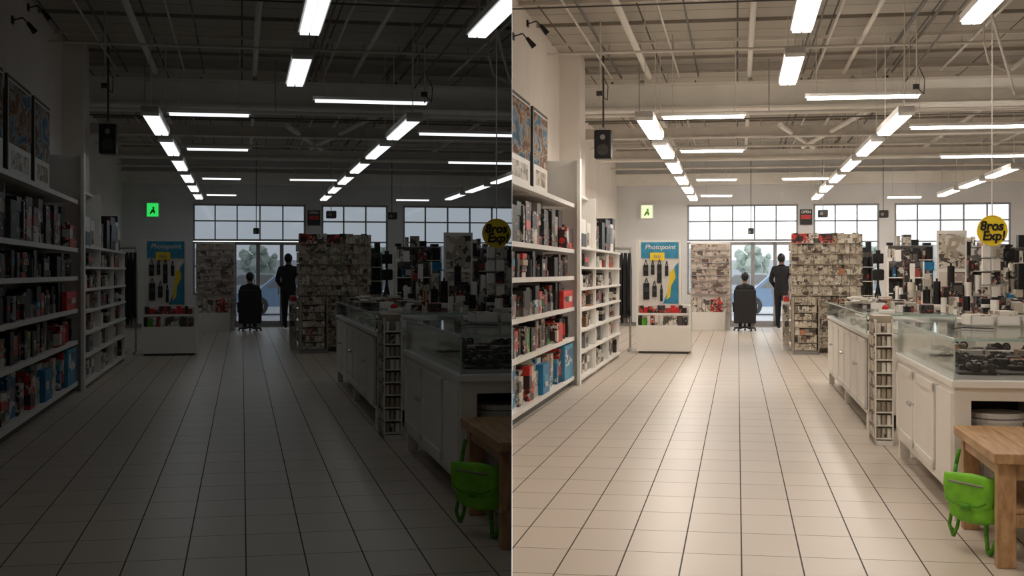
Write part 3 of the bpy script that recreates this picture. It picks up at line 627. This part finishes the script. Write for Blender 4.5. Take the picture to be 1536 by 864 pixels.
m.path([(1.27, yc+.15, .2), (1.27, yc+.17, .12), (1.28, yc+.15, .06), (1.28, yc+.12, .12), (1.28, yc+.11, .17)], .011, 'lime_dark', 6)
m.turn(math.radians(38), 1.28, yc)
m.done('messenger_bag', True)

m = M(); m.box(1.72, 2.05, YF-.06, YF, 2.7, 3.1, 'black'); m.box(1.75, 2.02, YF-.065, YF-.06, 2.85, 2.95, 'red'); m.text('OPEN', .1, (1.885, YF-.07, 3.03), 'white_paint'); m.done('wall_notice')
for (x, y, z) in [(.35, 34, 2.45), (2.15, 33, 2.85), (3.7, 33.5, 2.85)]:
    s_ = .6 if x < 1 else 1
    m = M(); m.cyl((x, y, z+.1), (x, y, 4.7), .01, 'dark_pipe', 6); m.bev(x-.12*s_, x+.12*s_, y-.15, y+.15, z-.08*s_, z+.1, 'dark', .02); m.cyl((x-.04, y-.2, z), (x-.04, y-.14, z), .04, 'grey', 12); m.done('ceiling_projector')

# ------------------------------------------------------------- people
def hand(pts, ed, wi, wp, sgn, d=(0, 0, -1)):
    wp = Vector(wp); D = Vector(d); s_ = Vector((0, -1, 0)) if abs(D.z) > .7 else Vector((sgn, 0, 0))
    pts.append((*(wp+D*.07), .033, .018)); pi = len(pts)-1; ed.append((wi, pi))
    for k, (o, l) in enumerate([(-.027, .065), (-.009, .078), (.009, .074), (.027, .058)]):
        a = wp+D*.085+s_*o; pts.append((*a, .009)); ed.append((pi, len(pts)-1))
        c = a+D*l*.6+Vector((-sgn*.01, 0, 0)); pts.append((*c, .009)); ed.append((len(pts)-2, len(pts)-1))
        e = c+D*l*.4+Vector((-sgn*.015, 0, 0)); pts.append((*e, .008)); ed.append((len(pts)-2, len(pts)-1))
    a = wp+D*.03+s_*.035; pts.append((*a, .01)); ed.append((wi, len(pts)-1)); c = a+D*.035+s_*.01; pts.append((*c, .009)); ed.append((len(pts)-2, len(pts)-1))
def face(m, off, z, rotz):
    R = Matrix.Rotation(rotz, 3, 'Z'); O = Vector(off)
    def q(x, y, zz): return tuple(R@Vector((x, y, zz))+O)
    m.ball(q(0, -.10, z-.015), .016, 'skin', (1, 1.2, 1.5), 1)
    for s_ in (-1, 1): m.ball(q(s_*.032, -.088, z+.015), .011, 'black', sub=1); m.ball(q(s_*.082, 0, z), .022, 'skin', (.5, 1, 1.4), 1)
    m.ball(q(0, -.088, z-.05), .018, 'red', (1.2, .5, .35), 1); m.ball(q(0, .025, z+.02), .1, 'black', (1, 1.05, 1.15), 2)
def standing(off, rotz, k):
    P = [(0,0,.95,.17,.13), (0,0,1.12,.155,.12), (0,0,1.34,.18,.13), (0,0,1.46,.1,.09), (0,0,1.52,.055), (0,-.01,1.59,.075,.085), (0,0,1.66,.082,.095), (0,0,1.73,.06,.07)]
    E = [(0,1),(1,2),(2,3),(3,4),(4,5),(5,6),(6,7)]
    for s_ in (-1, 1):
        b0 = len(P); P += [(s_*.2,0,1.42,.075), (s_*.27,.03,1.15,.06), (s_*.2,-.14,.98,.038)] if s_ == 1 else [(s_*.2,0,1.42,.075), (s_*.27,.02,1.15,.06), (s_*.27,-.04,.9,.038)]
        E += [(2, b0), (b0, b0+1), (b0+1, b0+2)]; hand(P, E, b0+2, P[b0+2][:3], s_)
        b0 = len(P); yy = -.06*s_; P += [(s_*.1,0,.86,.115), (s_*.11,yy,.5,.08), (s_*.12,yy*1.3,.1,.055), (s_*.13,yy*1.3-.14,.04,.04)]; E += [(0,b0),(b0,b0+1),(b0+1,b0+2),(b0+2,b0+3)]
    m = M()
    def mf(c):
        if c.z > 1.5: return 'skin'
        if c.z < .98 and abs(c.x) > .18 and c.z > .6: return 'skin'
        return 'black' if c.z < .1 else 'cloth'
    m.skin(P, E, mf, (0, 0, 0), 0); face(m, (0, 0, 0), 1.65, 0)
    R = Matrix.Rotation(rotz, 3, 'Z'); m.v = [tuple(R@Vector(v)*k+Vector(off)) for v in m.v]
    m.done('standing_person', True)
standing((1.16, 34.3, 0), math.radians(160), 1.08)
def chair(x, y):
    m = M()
    for k in range(5):
        a = k*2*math.pi/5+.3; m.cyl((x, y, .1), (x+.28*math.cos(a), y+.28*math.sin(a), .07), .022, 'black', 8); m.ball((x+.28*math.cos(a), y+.28*math.sin(a), .03), .03, 'black', sub=1)
    m.cyl((x, y, .08), (x, y, .42), .03, 'dark'); m.bev(x-.27, x+.27, y-.24, y+.24, .36, .5, 'black', .03)
    m.bev(x-.28, x+.28, y-.31, y-.25, .2, 1.02, 'black', .025); m.box(x-.03, x+.03, y-.3, y-.24, .44, .6, 'black')
    for s_ in (-1, 1): m.box(x+s_*.29-.02, x+s_*.29+.02, y-.02, y+.02, .46, .68, 'black'); m.bev(x+s_*.30-.03, x+s_*.30+.03, y-.16, y+.16, .68, .71, 'black', .012)
    m.done('office_chair')
    P = [(0,0,.62,.15,.11), (0,.02,.8,.14,.1), (0,.02,1.02,.16,.11), (0,.01,1.14,.09,.08), (0,0,1.19,.055), (0,-.02,1.26,.075,.085), (0,-.01,1.33,.082,.095), (0,0,1.40,.06,.07)]
    E = [(0,1),(1,2),(2,3),(3,4),(4,5),(5,6),(6,7)]
    for s_ in (-1, 1):
        b0 = len(P); P += [(s_*.19,0,1.09,.065), (s_*.25,-.02,.84,.05), (s_*.2,-.24,.745,.032)]; E += [(2,b0),(b0,b0+1),(b0+1,b0+2)]; hand(P, E, b0+2, P[b0+2][:3], s_, (0, -1, -.1))
        b0 = len(P); P += [(s_*.1,-.05,.58,.095), (s_*.12,-.44,.56,.065), (s_*.12,-.42,.1,.045), (s_*.13,-.56,.04,.04)]; E += [(0,b0),(b0,b0+1),(b0+1,b0+2),(b0+2,b0+3)]
    m = M(); m.skin(P, E, lambda c: 'skin' if (c.z > 1.17 or (c.y < -.27 and .68 < c.z < .8)) else 'cloth', (x, y-.04, 0), math.pi); face(m, (x, y-.04, 0), 1.32, math.pi); m.done('seated_person', True)
chair(.19, 33.2)

# ------------------------------------------------------------- outdoors
m = M(); m.box(-30, 45, 36.26, 120, -.12, -.02, 'asphalt'); m.done('pavement')
def car(x, y, mat):
    m = M(); z = -.02
    body = [(x-2.1, z+.3), (x-2.1, z+.75), (x-1.3, z+.9), (x-.7, z+1.4), (x+.8, z+1.42), (x+1.5, z+.95), (x+2.1, z+.85), (x+2.15, z+.3)]
    m.prism_y(body, y, y+1.7, mat); m.prism_y([(x-1.1, z+.93), (x-.62, z+1.33), (x+.05, z+1.35), (x+.05, z+.93)], y-.01, y+1.71, 'grey'); m.prism_y([(x+.12, z+.93), (x+.12, z+1.35), (x+.75, z+1.35), (x+1.25, z+.95)], y-.01, y+1.71, 'grey')
    for xx in (x-1.35, x+1.35): m.cyl((xx, y-.03, z+.32), (xx, y+.2, z+.32), .32, 'dark', 20); m.cyl((xx, y-.04, z+.32), (xx, y, z+.32), .18, 'steel', 14); m.cyl((xx, y+1.5, z+.32), (xx, y+1.73, z+.32), .32, 'dark', 20)
    m.done('parked_car')
car(1.9, 46, 'car_blue'); car(6.9, 47, 'car_silver'); car(-3.4, 47.5, 'car_silver'); car(11.8, 46.5, 'car_blue'); car(.5, 58, 'car_silver'); car(6, 60, 'car_blue'); car(12, 59, 'car_silver')
for (x, y, h, s_) in [(-6, 82, 3.2, .9), (1.0, 78, 3.0, .9), (8.4, 86, 3.2, 1.), (17.5, 84, 3.3, 1.1)]:
    m = M(); m.cyl((x, y, -.02), (x, y, h*.6), .12, 'bark', 10, .08)
    for _ in range(55):
        a = rnd(0, 6.28); rr = rnd(0, 1.4)*s_; m.ball((x+rr*math.cos(a), y+rr*math.sin(a), h*.7+rnd(-.8, .9)*(1-rr/3)), rnd(.16, .34), 'leaf', jitter=.25, sub=1)
    m.done('street_tree')
m = M(); m.box(-30, -3, 100, 104, -.02, 3.2, 'building'); m.box(11, 40, 98, 103, -.02, 3.4, 'building'); m.box(-3, 11, 108, 112, -.02, 2.4, 'building')
for i in range(20):
    x = -28+i*3.4
    if x < -5 or x > 11.5:
        yy = 97.95 if x > 9 else 99.95
        m.box(x, x+1.8, yy, yy+.1, 1.1, 2.5, 'building_glass')
m.done('street_building')

# ------------------------------------------------------------- added unseen sheet, keeps bright showroom's light out of dark one
me = bpy.data.meshes.new('partition_light_block')
me.from_pydata([(0, .06, 0), (0, 37, 0), (0, 37, 4.8), (0, .06, 4.8), (0, -.3, 0), (0, -4.4, 0), (0, -4.4, 4.8), (0, -.3, 4.8)], [], [(0, 1, 2, 3), (4, 5, 6, 7)])
me.materials.append(MATS['plaster']); o = bpy.data.objects.new('partition_light_block', me); scene.collection.objects.link(o)

# ------------------------------------------------------------- world & camera
w = bpy.data.worlds.new('overcast'); scene.world = w; w.use_nodes = True
w.node_tree.nodes['Background'].inputs[0].default_value = (.93, .97, 1, 1); w.node_tree.nodes['Background'].inputs[1].default_value = 1.6
cd = bpy.data.cameras.new('camera'); cam = bpy.data.objects.new('camera', cd); scene.collection.objects.link(cam)
cam.location = (0, 0, H); cam.rotation_euler = (math.pi/2, 0, 0); cd.sensor_width = 36; cd.lens = 36*2000/1536; cd.shift_y = -24/1536; cd.clip_end = 300
scene.camera = cam
